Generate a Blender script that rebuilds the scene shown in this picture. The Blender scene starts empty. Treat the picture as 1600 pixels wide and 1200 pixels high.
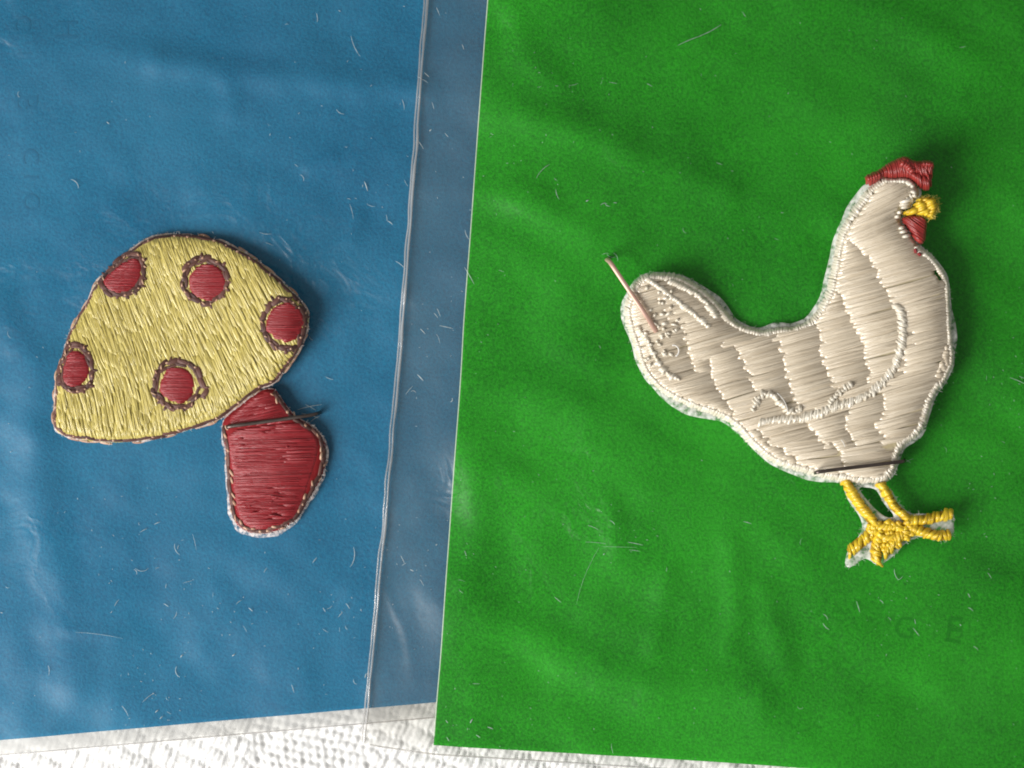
import bpy, math, random
import numpy as np
from mathutils import Vector
from mathutils.geometry import delaunay_2d_cdt

random.seed(7); rng = np.random.default_rng(7)
S = 14.0                 # reference units per millimetre
D = 300.0                # camera height, mm
sc = bpy.context.scene

# ------------------------------------------------------------------ camera, world, light, exposure
cam_d = bpy.data.cameras.new('camera'); cam = bpy.data.objects.new('camera', cam_d)
sc.collection.objects.link(cam); sc.camera = cam
cam.location = (0, 0, (D + 1.0) * .001); cam.rotation_euler = (0, 0, 0)
cam_d.sensor_width = 36; cam_d.lens = 36 * D / (1600 / S)
cam_d.clip_start = .005; cam_d.clip_end = 20

w = bpy.data.worlds.new('World'); sc.world = w; w.use_nodes = True
bg = w.node_tree.nodes['Background']
bg.inputs[0].default_value = (1.0, .985, .965, 1); bg.inputs[1].default_value = .27

LIGHT_AZ, LIGHT_EL, LIGHT_D = math.radians(214), math.radians(32), .385
ld = bpy.data.lights.new('window_light', 'AREA'); ld.shape = 'RECTANGLE'
ld.size = .21; ld.size_y = .26; ld.energy = 2.45; ld.color = (1, .99, .97)
lamp = bpy.data.objects.new('window_light', ld); sc.collection.objects.link(lamp)
lamp.location = (LIGHT_D * math.cos(LIGHT_EL) * math.cos(LIGHT_AZ), LIGHT_D * math.cos(LIGHT_EL) * math.sin(LIGHT_AZ), LIGHT_D * math.sin(LIGHT_EL))
lamp.rotation_euler = (-Vector(lamp.location)).to_track_quat('-Z', 'Y').to_euler()

sc.render.engine = 'CYCLES'
sc.cycles.filter_width = 1.9; sc.cycles.transparent_max_bounces = 24; sc.cycles.max_bounces = 12
sc.view_settings.view_transform = 'Standard'; sc.view_settings.look = 'None'
sc.view_settings.exposure = 0; sc.view_settings.gamma = 1
try: sc.view_settings.use_curve_mapping = False
except Exception: pass

# ------------------------------------------------------------------ helpers
def world(P, scale=1.0):
    P = np.asarray(P, float); o = np.empty_like(P)
    o[:, 0] = (P[:, 0] - 800) / S * .001 * scale
    o[:, 1] = (600 - P[:, 1]) / S * .001 * scale
    o[:, 2] = P[:, 2] * .001
    return o

def mesh_obj(name, V, F, m, parent=None, uv=None, rnd=None, smooth=True, scale=1.0):
    me = bpy.data.meshes.new(name)
    me.from_pydata(world(V, scale).tolist(), [], F if isinstance(F, list) else F.tolist())
    if uv is not None:
        l = me.uv_layers.new(name='UVMap')
        vi = np.empty(len(me.loops), np.int32); me.loops.foreach_get('vertex_index', vi)
        l.data.foreach_set('uv', np.ascontiguousarray(uv[vi], np.float32).ravel())
    if rnd is not None:
        a = me.attributes.new('rnd', 'FLOAT', 'POINT'); a.data.foreach_set('value', np.asarray(rnd, np.float32))
    if smooth: me.polygons.foreach_set('use_smooth', np.ones(len(me.polygons), bool))
    me.materials.append(m); me.update()
    o = bpy.data.objects.new(name, me); sc.collection.objects.link(o)
    if parent is not None: o.parent = parent
    return o

def tag(o, label=None, cat=None, group=None, kind=None):
    if label: o['label'] = label
    if cat: o['category'] = cat
    if group: o['group'] = group
    if kind: o['kind'] = kind
    return o

def empty(name, x, y, z=0):
    o = bpy.data.objects.new(name, None); sc.collection.objects.link(o)
    o.empty_display_size = .005
    return o

class Noise2:
    """smooth value noise on a lattice"""
    def __init__(s, cell, seed, n=128):
        s.c = cell; s.g = np.random.default_rng(seed).uniform(-1, 1, (n, n)); s.n = n
    def __call__(s, x, y):
        x = np.asarray(x, float) / s.c + 37.3; y = np.asarray(y, float) / s.c + 41.7
        xi = np.floor(x).astype(int); yi = np.floor(y).astype(int); fx = x - xi; fy = y - yi
        fx = fx * fx * fx * (fx * (fx * 6 - 15) + 10); fy = fy * fy * fy * (fy * (fy * 6 - 15) + 10)
        g, n = s.g, s.n; X0 = xi % n; X1 = (xi + 1) % n; Y0 = yi % n; Y1 = (yi + 1) % n
        return (g[X0, Y0] * (1 - fx) + g[X1, Y0] * fx) * (1 - fy) + (g[X0, Y1] * (1 - fx) + g[X1, Y1] * fx) * fy

def smooth(t): t = np.clip(t, 0, 1); return t * t * (3 - 2 * t)

def seg_dist(x, y, P, closed=False):
    P = np.asarray(P, float); best = np.full(np.shape(x), 1e9)
    n = len(P); rngi = range(n if closed else n - 1)
    for i in rngi:
        a = P[i]; b = P[(i + 1) % n]; d = b - a; L = d @ d + 1e-12
        t = np.clip(((x - a[0]) * d[0] + (y - a[1]) * d[1]) / L, 0, 1)
        best = np.minimum(best, (x - a[0] - t * d[0]) ** 2 + (y - a[1] - t * d[1]) ** 2)
    return np.sqrt(best)

def inside(x, y, P):
    P = np.asarray(P, float); r = np.zeros(np.shape(x), bool); n = len(P)
    for i in range(n):
        a = P[i]; b = P[(i + 1) % n]
        c = (a[1] > y) != (b[1] > y)
        with np.errstate(divide='ignore', invalid='ignore'):
            r ^= c & (x < (b[0] - a[0]) * (y - a[1]) / (b[1] - a[1] + 1e-12) + a[0])
    return r

def resample(P, step, closed=False):
    P = np.asarray(P, float)
    if closed: P = np.vstack([P, P[:1]])
    d = np.r_[0, np.cumsum(np.hypot(*np.diff(P, axis=0).T))]
    n = max(2, int(round(d[-1] / step)))
    s = np.linspace(0, d[-1], n + 1)
    Q = np.c_[np.interp(s, d, P[:, 0]), np.interp(s, d, P[:, 1])]
    return Q[:-1] if closed else Q

def smooth_poly(P, closed=True, it=2):
    """Chaikin"""
    P = np.asarray(P, float)
    for _ in range(it):
        Q = np.roll(P, -1, 0) if closed else P[1:]
        A = P if closed else P[:-1]
        N = np.empty((len(A) * 2, 2)); N[0::2] = .75 * A + .25 * Q; N[1::2] = .25 * A + .75 * Q
        if not closed: N = np.vstack([P[:1], N, P[-1:]])
        P = N
    return P

def normals(P, closed=True):
    if closed: T = np.roll(P, -1, 0) - np.roll(P, 1, 0)
    else: T = np.gradient(P, axis=0)
    T = T / (np.hypot(*T.T)[:, None] + 1e-9)
    return T, np.c_[T[:, 1], -T[:, 0]]

def area(P): x, y = P.T; return .5 * np.sum(x * np.roll(y, -1) - y * np.roll(x, -1))

def offset(P, d):
    """d > 0 outwards"""
    T, N = normals(P)
    s = 1 if area(P) > 0 else -1
    return P + N * s * (d[:, None] if np.ndim(d) else d)

# ------------------------------------------------------------------ materials
def new_mat(name):
    m = bpy.data.materials.new(name); m.use_nodes = True
    nt = m.node_tree; return m, nt, nt.nodes, nt.links, nt.nodes['Principled BSDF']

def add(nodes, t, **k):
    n = nodes.new(t)
    for a, v in k.items(): setattr(n, a, v)
    return n

def math_n(N, L, op, a, b):
    n = N.new('ShaderNodeMath'); n.operation = op
    for i, v in enumerate((a, b)):
        if hasattr(v, 'is_linked') or hasattr(v, 'links'): L.new(v, n.inputs[i])
        else: n.inputs[i].default_value = v
    return n.outputs[0]

def thread_mat(name, col, dark, rough=.38, spec=.5, fibre=.35, sheen=.12):
    m, nt, N, L, b = new_mat(name)
    at = add(N, 'ShaderNodeAttribute', attribute_name='rnd')
    uv = add(N, 'ShaderNodeUVMap', uv_map='UVMap')
    sx = N.new('ShaderNodeSeparateXYZ'); L.new(uv.outputs[0], sx.inputs[0])
    cx = N.new('ShaderNodeCombineXYZ')
    L.new(math_n(N, L, 'MULTIPLY', sx.outputs[0], .9), cx.inputs[0])
    tw = math_n(N, L, 'ADD', math_n(N, L, 'MULTIPLY', sx.outputs[1], 7.0), math_n(N, L, 'MULTIPLY', sx.outputs[0], 1.2))
    L.new(tw, cx.inputs[1]); L.new(math_n(N, L, 'MULTIPLY', at.outputs['Fac'], 57.0), cx.inputs[2])
    nz = add(N, 'ShaderNodeTexNoise'); nz.inputs['Scale'].default_value = 1.0; nz.inputs['Detail'].default_value = 2
    L.new(cx.outputs[0], nz.inputs['Vector'])
    rnd_mix = math_n(N, L, 'ADD', math_n(N, L, 'MULTIPLY', nz.outputs['Fac'], .5), math_n(N, L, 'MULTIPLY', at.outputs['Fac'], .5))
    cr = N.new('ShaderNodeValToRGB'); cr.color_ramp.elements[0].position = .18; cr.color_ramp.elements[1].position = .72
    cr.color_ramp.elements[0].color = (*dark, 1); cr.color_ramp.elements[1].color = (*col, 1)
    L.new(rnd_mix, cr.inputs[0]); L.new(cr.outputs[0], b.inputs['Base Color'])
    b.inputs['Roughness'].default_value = rough; b.inputs['Specular IOR Level'].default_value = spec
    b.inputs['Sheen Weight'].default_value = sheen; b.inputs['Sheen Roughness'].default_value = .4
    bp = N.new('ShaderNodeBump'); bp.inputs['Strength'].default_value = fibre; bp.inputs['Distance'].default_value = .00012
    L.new(nz.outputs['Fac'], bp.inputs['Height']); L.new(bp.outputs[0], b.inputs['Normal'])
    return m

def plain_mat(name, c1, c2, scale=900, rough=.7, spec=.3, bump=.2, dist=.0001, metallic=0, detail=4):
    m, nt, N, L, b = new_mat(name)
    tc = N.new('ShaderNodeTexCoord')
    nz = add(N, 'ShaderNodeTexNoise'); nz.inputs['Scale'].default_value = scale; nz.inputs['Detail'].default_value = detail
    L.new(tc.outputs['Object'], nz.inputs['Vector'])
    cr = N.new('ShaderNodeValToRGB'); cr.color_ramp.elements[0].position = .3; cr.color_ramp.elements[1].position = .7
    cr.color_ramp.elements[0].color = (*c1, 1); cr.color_ramp.elements[1].color = (*c2, 1)
    L.new(nz.outputs['Fac'], cr.inputs[0]); L.new(cr.outputs[0], b.inputs['Base Color'])
    b.inputs['Roughness'].default_value = rough; b.inputs['Specular IOR Level'].default_value = spec
    b.inputs['Metallic'].default_value = metallic
    bp = N.new('ShaderNodeBump'); bp.inputs['Strength'].default_value = bump; bp.inputs['Distance'].default_value = dist
    L.new(nz.outputs['Fac'], bp.inputs['Height']); L.new(bp.outputs[0], b.inputs['Normal'])
    return m

def film_mat(name, gloss=.07, haze=.035, rough=.3, tint=(.95, .95, .94)):
    m = bpy.data.materials.new(name); m.use_nodes = True
    nt = m.node_tree; N, L = nt.nodes, nt.links; N.clear()
    out = N.new('ShaderNodeOutputMaterial'); tr = N.new('ShaderNodeBsdfTransparent'); tr.inputs[0].default_value = (*tint, 1)
    gl = N.new('ShaderNodeBsdfGlossy'); gl.inputs['Roughness'].default_value = rough; gl.inputs[0].default_value = (1, 1, 1, 1)
    df = N.new('ShaderNodeBsdfDiffuse'); df.inputs[0].default_value = (.8, .8, .8, 1)
    tc = N.new('ShaderNodeTexCoord')
    nz = N.new('ShaderNodeTexNoise'); nz.inputs['Scale'].default_value = 120; nz.inputs['Detail'].default_value = 5
    L.new(tc.outputs['Object'], nz.inputs['Vector'])
    bp = N.new('ShaderNodeBump'); bp.inputs['Strength'].default_value = .35; bp.inputs['Distance'].default_value = .0006
    L.new(nz.outputs['Fac'], bp.inputs['Height'])
    cz = N.new('ShaderNodeTexNoise'); cz.inputs['Scale'].default_value = 210; cz.inputs['Detail'].default_value = 3; cz.inputs['Distortion'].default_value = .6
    L.new(tc.outputs['Object'], cz.inputs['Vector'])
    cm = N.new('ShaderNodeTexNoise'); cm.inputs['Scale'].default_value = 38; L.new(tc.outputs['Object'], cm.inputs['Vector'])
    cmr = N.new('ShaderNodeMapRange'); cmr.inputs[1].default_value = .52; cmr.inputs[2].default_value = .68; L.new(cm.outputs['Fac'], cmr.inputs[0])
    cr_ = math_n(N, L, 'MULTIPLY', math_n(N, L, 'ABSOLUTE', math_n(N, L, 'SUBTRACT', cz.outputs['Fac'], .5), 0), cmr.outputs[0])
    b2 = N.new('ShaderNodeBump'); b2.inputs['Strength'].default_value = .6; b2.inputs['Distance'].default_value = -.0018
    L.new(cr_, b2.inputs['Height']); L.new(bp.outputs[0], b2.inputs['Normal']); L.new(b2.outputs[0], gl.inputs['Normal'])
    # scuffed film: the dull haze comes and goes in cloudy patches
    nz2 = N.new('ShaderNodeTexNoise'); nz2.inputs['Scale'].default_value = 55; nz2.inputs['Detail'].default_value = 6; nz2.inputs['Roughness'].default_value = .6
    L.new(tc.outputs['Object'], nz2.inputs['Vector'])
    mr = N.new('ShaderNodeMapRange'); mr.inputs[1].default_value = .35; mr.inputs[2].default_value = .75
    mr.inputs[3].default_value = haze * .45; mr.inputs[4].default_value = haze * 1.9
    L.new(nz2.outputs['Fac'], mr.inputs[0])
    m1 = N.new('ShaderNodeMixShader'); L.new(mr.outputs[0], m1.inputs[0]); L.new(tr.outputs[0], m1.inputs[1]); L.new(df.outputs[0], m1.inputs[2])
    m2 = N.new('ShaderNodeMixShader'); m2.inputs[0].default_value = gloss
    L.new(m1.outputs[0], m2.inputs[1]); L.new(gl.outputs[0], m2.inputs[2]); L.new(m2.outputs[0], out.inputs[0])
    return m

def net_mat(name, col, cover=.55, scale=1500):
    """sheer backing fabric: threads with open holes"""
    m = bpy.data.materials.new(name); m.use_nodes = True
    nt = m.node_tree; N, L = nt.nodes, nt.links; N.clear()
    out = N.new('ShaderNodeOutputMaterial'); tr = N.new('ShaderNodeBsdfTransparent')
    df = N.new('ShaderNodeBsdfPrincipled'); df.inputs['Base Color'].default_value = (*col, 1); df.inputs['Roughness'].default_value = .6
    tc = N.new('ShaderNodeTexCoord')
    nz = N.new('ShaderNodeTexNoise'); nz.inputs['Scale'].default_value = scale; nz.inputs['Detail'].default_value = 3
    L.new(tc.outputs['Object'], nz.inputs['Vector'])
    mr = N.new('ShaderNodeMapRange'); mr.inputs[1].default_value = .35; mr.inputs[2].default_value = .62
    mr.inputs[3].default_value = max(0, cover - .35); mr.inputs[4].default_value = min(1, cover + .35)
    L.new(nz.outputs['Fac'], mr.inputs[0])
    mx = N.new('ShaderNodeMixShader'); L.new(mr.outputs[0], mx.inputs[0]); L.new(tr.outputs[0], mx.inputs[1]); L.new(df.outputs[0], mx.inputs[2])
    L.new(mx.outputs[0], out.inputs[0]); return m

def card_mat(name, a, b_, grain):
    m, nt, N, L, b = new_mat(name)
    tc = N.new('ShaderNodeTexCoord')
    n1 = N.new('ShaderNodeTexNoise'); n1.inputs['Scale'].default_value = grain; n1.inputs['Detail'].default_value = 3; n1.inputs['Roughness'].default_value = .7
    n2 = N.new('ShaderNodeTexNoise'); n2.inputs['Scale'].default_value = 60; n2.inputs['Detail'].default_value = 4
    for n in (n1, n2): L.new(tc.outputs['Object'], n.inputs['Vector'])
    s = math_n(N, L, 'ADD', math_n(N, L, 'MULTIPLY', n1.outputs['Fac'], .65), math_n(N, L, 'MULTIPLY', n2.outputs['Fac'], .35))
    cr = N.new('ShaderNodeValToRGB'); cr.color_ramp.elements[0].position = .38; cr.color_ramp.elements[1].position = .62
    cr.color_ramp.elements[0].color = (*a, 1); cr.color_ramp.elements[1].color = (*b_, 1)
    L.new(s, cr.inputs[0]); L.new(cr.outputs[0], b.inputs['Base Color'])
    b.inputs['Roughness'].default_value = .75; b.inputs['Specular IOR Level'].default_value = .15
    bp = N.new('ShaderNodeBump'); bp.inputs['Strength'].default_value = .6; bp.inputs['Distance'].default_value = .00016
    L.new(n1.outputs['Fac'], bp.inputs['Height']); L.new(bp.outputs[0], b.inputs['Normal'])
    return m

M = dict(
    cloth=plain_mat('white_cotton', (.78, .77, .75), (.86, .855, .84), 2500, .9, .1, .4, .0001),
    blue=card_mat('blue_paper', (.002, .118, .245), (.006, .178, .33), 3200),
    green=card_mat('green_paper', (.005, .165, .003), (.020, .37, .008), 3600),
    blue_print=plain_mat('blue_show_through', (.003, .122, .25), (.005, .146, .28), 3000, .75, .1),
    green_print=plain_mat('green_show_through', (.007, .185, .005), (.012, .265, .007), 3600, .75, .1),
    core=plain_mat('paper_core', (.45, .6, .4), (.6, .72, .55), 3000, .8, .1),
    core_blue=plain_mat('paper_core_blue', (.25, .42, .5), (.4, .55, .6), 3000, .8, .1),
    film_b=film_mat('clear_film_blue_packet', .034, .008, .40),
    film_g=film_mat('clear_film_green_packet', .018, .006, .34),
    film_m=film_mat('clear_film_margin', .05, .022, .28, (.965, .96, .95)),
    film_edge=film_mat('clear_film_frosted_margin', .05, .34, .35, (.93, .925, .915)),
    seam=film_mat('clear_film_fold', .35, .35, .22, (.72, .68, .63)),
    lint=plain_mat('white_lint', (.35, .42, .42), (.62, .68, .68), 3000, .6, .3),
    cream=thread_mat('cream_rayon_thread', (.77, .665, .51), (.57, .47, .335), .23, 1.0, .3, .2),
    white=thread_mat('glint_lightened_cream_thread', (.86, .79, .66), (.68, .60, .46), .23, 1.0, .35, .2),  # same thread as cream, its brighter glint put into the base colour
    cream_pad=plain_mat('cream_felt', (.46, .38, .22), (.58, .50, .32), 1500, .8, .2, .5, .0002),
    yellow=thread_mat('pale_yellow_thread', (.64, .53, .155), (.45, .36, .08), .30, .7, .45, .2),
    yellow_pad=plain_mat('yellow_underlay', (.46, .37, .09), (.56, .46, .13), 1500, .8, .2, .5, .0002),
    red=thread_mat('red_rayon_thread', (.29, .014, .020), (.22, .010, .014), .38, .5, .45, .06),
    brick=thread_mat('brick_red_thread', (.38, .036, .028), (.25, .018, .014), .36, .6, .5, .15),
    red_pad=plain_mat('red_underlay', (.20, .012, .014), (.25, .014, .017), 1500, .8, .2, .3, .0002),
    brown=thread_mat('brown_thread', (.135, .056, .042), (.055, .022, .018), .5, .4, .6),
    tan=thread_mat('tan_thread', (.62, .40, .27), (.42, .22, .14), .4, .4, .5),
    gold=thread_mat('golden_yellow_thread', (.88, .63, .03), (.68, .43, .015), .3, .7, .45, .1),
    gold_pad=plain_mat('golden_underlay', (.30, .17, .012), (.45, .27, .02), 1500, .8, .2, .4, .0002),
    net=net_mat('sheer_white_backing', (.80, .80, .74), .5),
    fluff=net_mat('fluffy_white_backing', (.80, .70, .66), .42, 2600),
    fuzz=plain_mat('white_fuzz', (.75, .72, .66), (.9, .88, .84), 2000, .7, .2),
    fuzz_y=plain_mat('yellow_fuzz', (.7, .5, .08), (.85, .68, .2), 2000, .7, .2),
    steel=plain_mat('copper_washed_steel', (.66, .40, .31), (.80, .54, .44), 700, .50, .5, .15, .00005, .5),
    dark_steel_and_reflection=plain_mat('dark_steel_and_reflection', (.10, .08, .07), (.19, .155, .14), 700, .38, .5, .2, .00005, 1.0),  # belly staple: coppery wire with dark room reflection painted in; mushroom staple: dark wire
)

# ------------------------------------------------------------------ heights of the packets (mm)
nb1, nb2, nb3 = Noise2(210, 11), Noise2(95, 12), Noise2(40, 13)
ng1, ng2, ng3 = Noise2(230, 21), Noise2(105, 22), Noise2(45, 23)
fb, fg = Noise2(36, 31), Noise2(60, 32)
# creases: (polyline, half width, height)
blue_ridges = [
    ([(250, 95), (380, 112), (520, 128), (660, 138)], 16, .30),
    ([(0, 62), (130, 66), (230, 90)], 20, .16),
    ([(352, 130), (362, 150), (360, 172)], 12, .18),
    ([(50, 690), (62, 800), (85, 930), (110, 1060)], 24, .40),
    ([(0, 480), (45, 560), (60, 660)], 22, .25),
    ([(480, 262), (520, 246)], 7, .14),
    ([(560, 340), (548, 372)], 9, .16),
    ([(100, 985), (180, 994)], 6, .08),
    ([(330, 1000), (420, 960), (540, 930)], 26, .16),
]
green_ridges = [
    ([(755, 168), (830, 190), (930, 215), (1040, 262), (1130, 300)], 20, .34),
    ([(735, 300), (840, 322), (920, 360)], 18, .32),
    ([(800, 20), (815, 90), (870, 130)], 15, .22),
    ([(715, 690), (738, 740), (742, 850), (722, 900)], 20, .42),
    ([(690, 950), (800, 985), (900, 1030), (1020, 1066), (1180, 1086)], 24, .46),
    ([(955, 790), (962, 850)], 12, .22),
    ([(1040, 900), (1022, 1010)], 13, .20),
    ([(1140, 850), (1150, 960), (1138, 1010)], 14, .24),
    ([(1190, 920), (1225, 1040)], 15, .24),
    ([(1060, 74), (1125, 42)], 5, .10),
    ([(880, 480), (900, 620), (1000, 760)], 40, .35),
    ([(1500, 150), (1560, 230), (1640, 260)], 26, .20),
    ([(1180, 60), (1290, 30), (1420, 60)], 30, .18),
    ([(1330, 960), (1450, 1010), (1600, 1010)], 40, .25),
]
def ridge_sum(x, y, R):
    z = np.zeros(np.shape(x))
    for P, wd, h in R: z = z + h * np.exp(-(seg_dist(x, y, P) / (1.5 * wd)) ** 2)
    return z
def gridded(f, lo=(-340, -200), hi=(1960, 1460), st=3.0):
    """sampled once on a lattice, read back bilinearly"""
    X, Y = np.meshgrid(np.arange(lo[0], hi[0], st), np.arange(lo[1], hi[1], st)); g = f(X, Y)
    def r(x, y):
        fx = np.clip((np.asarray(x, float) - lo[0]) / st, 0, g.shape[1] - 1.001); fy = np.clip((np.asarray(y, float) - lo[1]) / st, 0, g.shape[0] - 1.001)
        i = fx.astype(int); j = fy.astype(int); a = fx - i; b = fy - j
        return (g[j, i] * (1 - a) + g[j, i + 1] * a) * (1 - b) + (g[j + 1, i] * (1 - a) + g[j + 1, i + 1] * a) * b
    return r
def z_blue(x, y):
    x = np.asarray(x, float); y = np.asarray(y, float)
    return .52 + .20 * nb1(x, y) + .22 * nb2(x, y) + .07 * nb3(x, y) + .95 * ridge_sum(x, y, blue_ridges)
z_blue = gridded(z_blue)
def film_blue(x, y): return z_blue(x, y) + .14 + .020 * fb(x, y)
def green_left(y): return 667 - 98 * np.asarray(y) / 1163 + 5 * np.sin(np.asarray(y) / 1163 * math.pi)
def z_green(x, y):
    x = np.asarray(x, float); y = np.asarray(y, float)
    ua = (x * .9 + y * .43) * .5; va = -x * .43 + y * .9
    k = smooth((x - green_left(y)) / 190)
    own = .95 + .50 * ng1(x, y) + .36 * ng2(ua, va) + .13 * ng3(ua, va) + .07 * ng3(x + 500, y) + 1.15 * ridge_sum(x, y, green_ridges)
    base = .66 + (z_blue(x, y) - .52) * (1 - k)
    return base + .22 + k * own
film_blue = gridded(film_blue); z_green = gridded(z_green)
def film_green(x, y): return z_green(x, y) + .13 + .022 * fg(x, y) + .26 * np.exp(-((x - 636 - (y - 980) * .12) / 11.0) ** 2 - ((y - 990) / 60.0) ** 2) + .2 * np.exp(-((x - 612 - (y - 940) * .35) / 7.0) ** 2 - ((y - 950) / 34.0) ** 2)

film_green = gridded(film_green)

def sheet(name, corner, nu, nv, zf, m, parent, thick=0, dz=0):
    """structured sheet over a four-sided outline: corner(u, v) -> x, y"""
    u, v = np.meshgrid(np.linspace(0, 1, nu), np.linspace(0, 1, nv))
    x, y = corner(u.ravel(), v.ravel()); z = zf(x, y) + dz
    V = np.c_[x, y, z]; i = np.arange(nu * nv).reshape(nv, nu)
    F = np.c_[i[:-1, :-1].ravel(), i[1:, :-1].ravel(), i[1:, 1:].ravel(), i[:-1, 1:].ravel()].tolist()
    if thick:
        n = len(V); rim = np.r_[i[0, :], i[1:, -1], i[-1, -2::-1], i[-2:0:-1, 0]]
        lo = V[rim].copy(); lo[:, 2] -= thick; V = np.vstack([V, lo]); k = len(rim)
        F += [[int(rim[a]), int(rim[(a + 1) % k]), n + (a + 1) % k, n + a] for a in range(k)]
    return mesh_obj(name, V, F, m, parent)

# ------------------------------------------------------------------ tablecloth
def build_cloth():
    xs = np.arange(-320, 1921, 2.6)
    ys = np.r_[np.linspace(-260, 1040, 60), np.arange(1046, 1330, 2.6), np.linspace(1334, 1440, 30)]
    X, Y = np.meshgrid(xs, ys)
    bend = Noise2(120, 41)(X, Y) * 5
    # rows of slanted loops, rounder and upright in one band, as in a damask knit
    band = smooth((X + 40 * Noise2(60, 42)(X, Y) - 405) / 14) * (1 - smooth((X - 575) / 14))
    hg = np.random.default_rng(43).uniform(0, 1, (4, 512, 512))
    def loops(a, cu, cv, fill):
        u = X * math.cos(a) + Y * math.sin(a) + bend; v = -X * math.sin(a) + Y * math.cos(a) + bend * .6
        j = np.floor(v / cv).astype(int); u = u + (j % 2) * cu * .5 + hg[0, j % 512, 7] * cu * .6; i = np.floor(u / cu).astype(int)
        k = (i % 512, j % 512)
        du = u / cu - i - .5 + .25 * (hg[1][k] - .5); dv = v / cv - j - .5 + .22 * (hg[2][k] - .5)
        r = np.clip(1 - (du / (.52 * fill)) ** 2 - (dv / (.58 * fill)) ** 2, 0, 1)
        return np.sqrt(r) * (.45 + .75 * hg[3][k])
    h = (1 - band) * .32 * loops(math.radians(24), 9.0, 31, 1.05) + band * .28 * loops(math.radians(12), 13, 13.5, .95) - .2
    h += .16 * Noise2(70, 46)(X, Y) + .05 * Noise2(6.2, 47)(X, Y) + .05 * Noise2(14, 48)(X, Y)
    h -= .22 * np.exp(-((X - 408 + .35 * (Y - 1180)) / 11) ** 2)
    fade = smooth((Y - 1040) / 12)
    Z = h * fade - .38 - .1 * (1 - fade)
    V = np.c_[X.ravel(), Y.ravel(), Z.ravel()]; nyx = X.shape
    i = np.arange(len(V)).reshape(nyx)
    F = np.c_[i[:-1, :-1].ravel(), i[1:, :-1].ravel(), i[1:, 1:].ravel(), i[:-1, 1:].ravel()]
    o = mesh_obj('tablecloth', V, F, M['cloth'])
    tag(o, 'white woven tablecloth with slanted raised weave under both packets', 'tablecloth', kind='structure')
build_cloth()

# ------------------------------------------------------------------ packets
def lerp(a, b, t): return a + (b - a) * t
def blue_edge(x): return 1157 - .0868 * x
def blue_quad(margin, right):
    def f(u, v):
        x = lerp(-150, right, u); return x + 6 * (v - .5), lerp(-120, blue_edge(x) + margin, v)
    return f
blue = empty('blue_packet', 0, 0)
tag(blue, 'blue paper sheet in a clear plastic sleeve under the mushroom patch', 'packet')
sheet('back_film', blue_quad(25, 1000), 40, 40, lambda x, y: z_blue(x, y) - .2, M['film_edge'], blue)
card_b = sheet('card', blue_quad(0, 965), 190, 200, z_blue, M['blue'], blue, .12)
sheet('front_film', blue_quad(24, 1000), 190, 200, film_blue, M['film_b'], blue)

def green_bottom(x): return 1163 + .0595 * (x - 678)
edge_n = Noise2(130, 91)
def gcard_left(y): return 761.5 - 83.5 * y / 1163 + 1.0 * edge_n(np.asarray(y, float), 0 * np.asarray(y, float))
def green_card_quad(u, v):
    yb = lerp(-120, 1163, v); xl = gcard_left(yb)
    x = lerp(xl, 1760, u); yy = lerp(-120, green_bottom(x), v)
    return x, yy
def film_bottom(x):
    return np.interp(x, [560, 576, 600, 640, 680, 745, 787, 872, 1000, 1760], [1162, 1164, 1168, 1173.5, 1178, 1181.5, 1184.5, 1190, 1198.5, 1243])
def green_film_quad(u, v):
    yb = lerp(-120, 1163, v); xl = green_left(yb)
    x = lerp(xl, 1775, u ** 1.0); return x, lerp(-120, film_bottom(x), v)
green = empty('green_packet', 0, 0)
tag(green, 'green paper sheet in a clear plastic sleeve under the chicken patch, overlapping the blue packet', 'packet')
sheet('back_film', green_film_quad, 120, 120, lambda x, y: z_green(x, y) - .15, M['film_m'], green)
card_g = sheet('card', green_card_quad, 230, 220, z_green, M['green'], green, .10)
sheet('front_film', green_film_quad, 260, 220, film_green, M['film_g'], green)

def strip(name, P, wd, zf, m, parent, h=.05, nx=5, dz=0):
    """low rounded bead along a polyline"""
    P = np.asarray(P, float); T, N = normals(P, False); V = []; F = []
    for i, p in enumerate(P):
        for k in range(nx):
            a = math.pi * k / (nx - 1); q = p + N[i] * math.cos(a) * wd[i] / 2
            V.append((q[0], q[1], float(zf(q[0], q[1])) + dz + h * math.sin(a)))
    for i in range(len(P) - 1):
        for k in range(nx - 1):
            a = i * nx + k; F.append([a, a + nx, a + nx + 1, a + 1])
    return mesh_obj(name, np.array(V), F, m, parent)

ys = np.arange(-110, 1163, 9.0); jit = Noise2(40, 51)
P = np.c_[green_left(ys) + 1.2 * jit(ys, 0 * ys), ys]
strip('sleeve_fold', P, 4.4 + 1.2 * jit(ys, ys), film_green, M['seam'], green, .16, 7)
P2 = P + np.c_[-4.5 + 1.2 * jit(ys, 300 + ys), 0 * ys]
strip('sleeve_fold', P2, np.full(len(ys), 3.0), lambda x, y: film_green(x, y) - .08, M['seam'], green, .10, 5)
xs_ = np.linspace(578, 1770, 150)
strip('sleeve_hem', np.c_[xs_, film_bottom(xs_) - 1.0], np.full(150, 2.6), film_green, M['seam'], green, .06, 5)
xs_ = np.linspace(-140, 990, 150)
strip('sleeve_hem', np.c_[xs_, blue_edge(xs_) + 23.5], np.full(150, 2.4), film_blue, M['seam'], blue, .05, 5)
ye = np.arange(-110, 1160, 10.0)
strip('paper_edge', np.c_[gcard_left(ye) + .2, ye], np.full(len(ye), 1.8), z_green, M['core'], card_g, .05, 5, dz=-.02)

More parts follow.
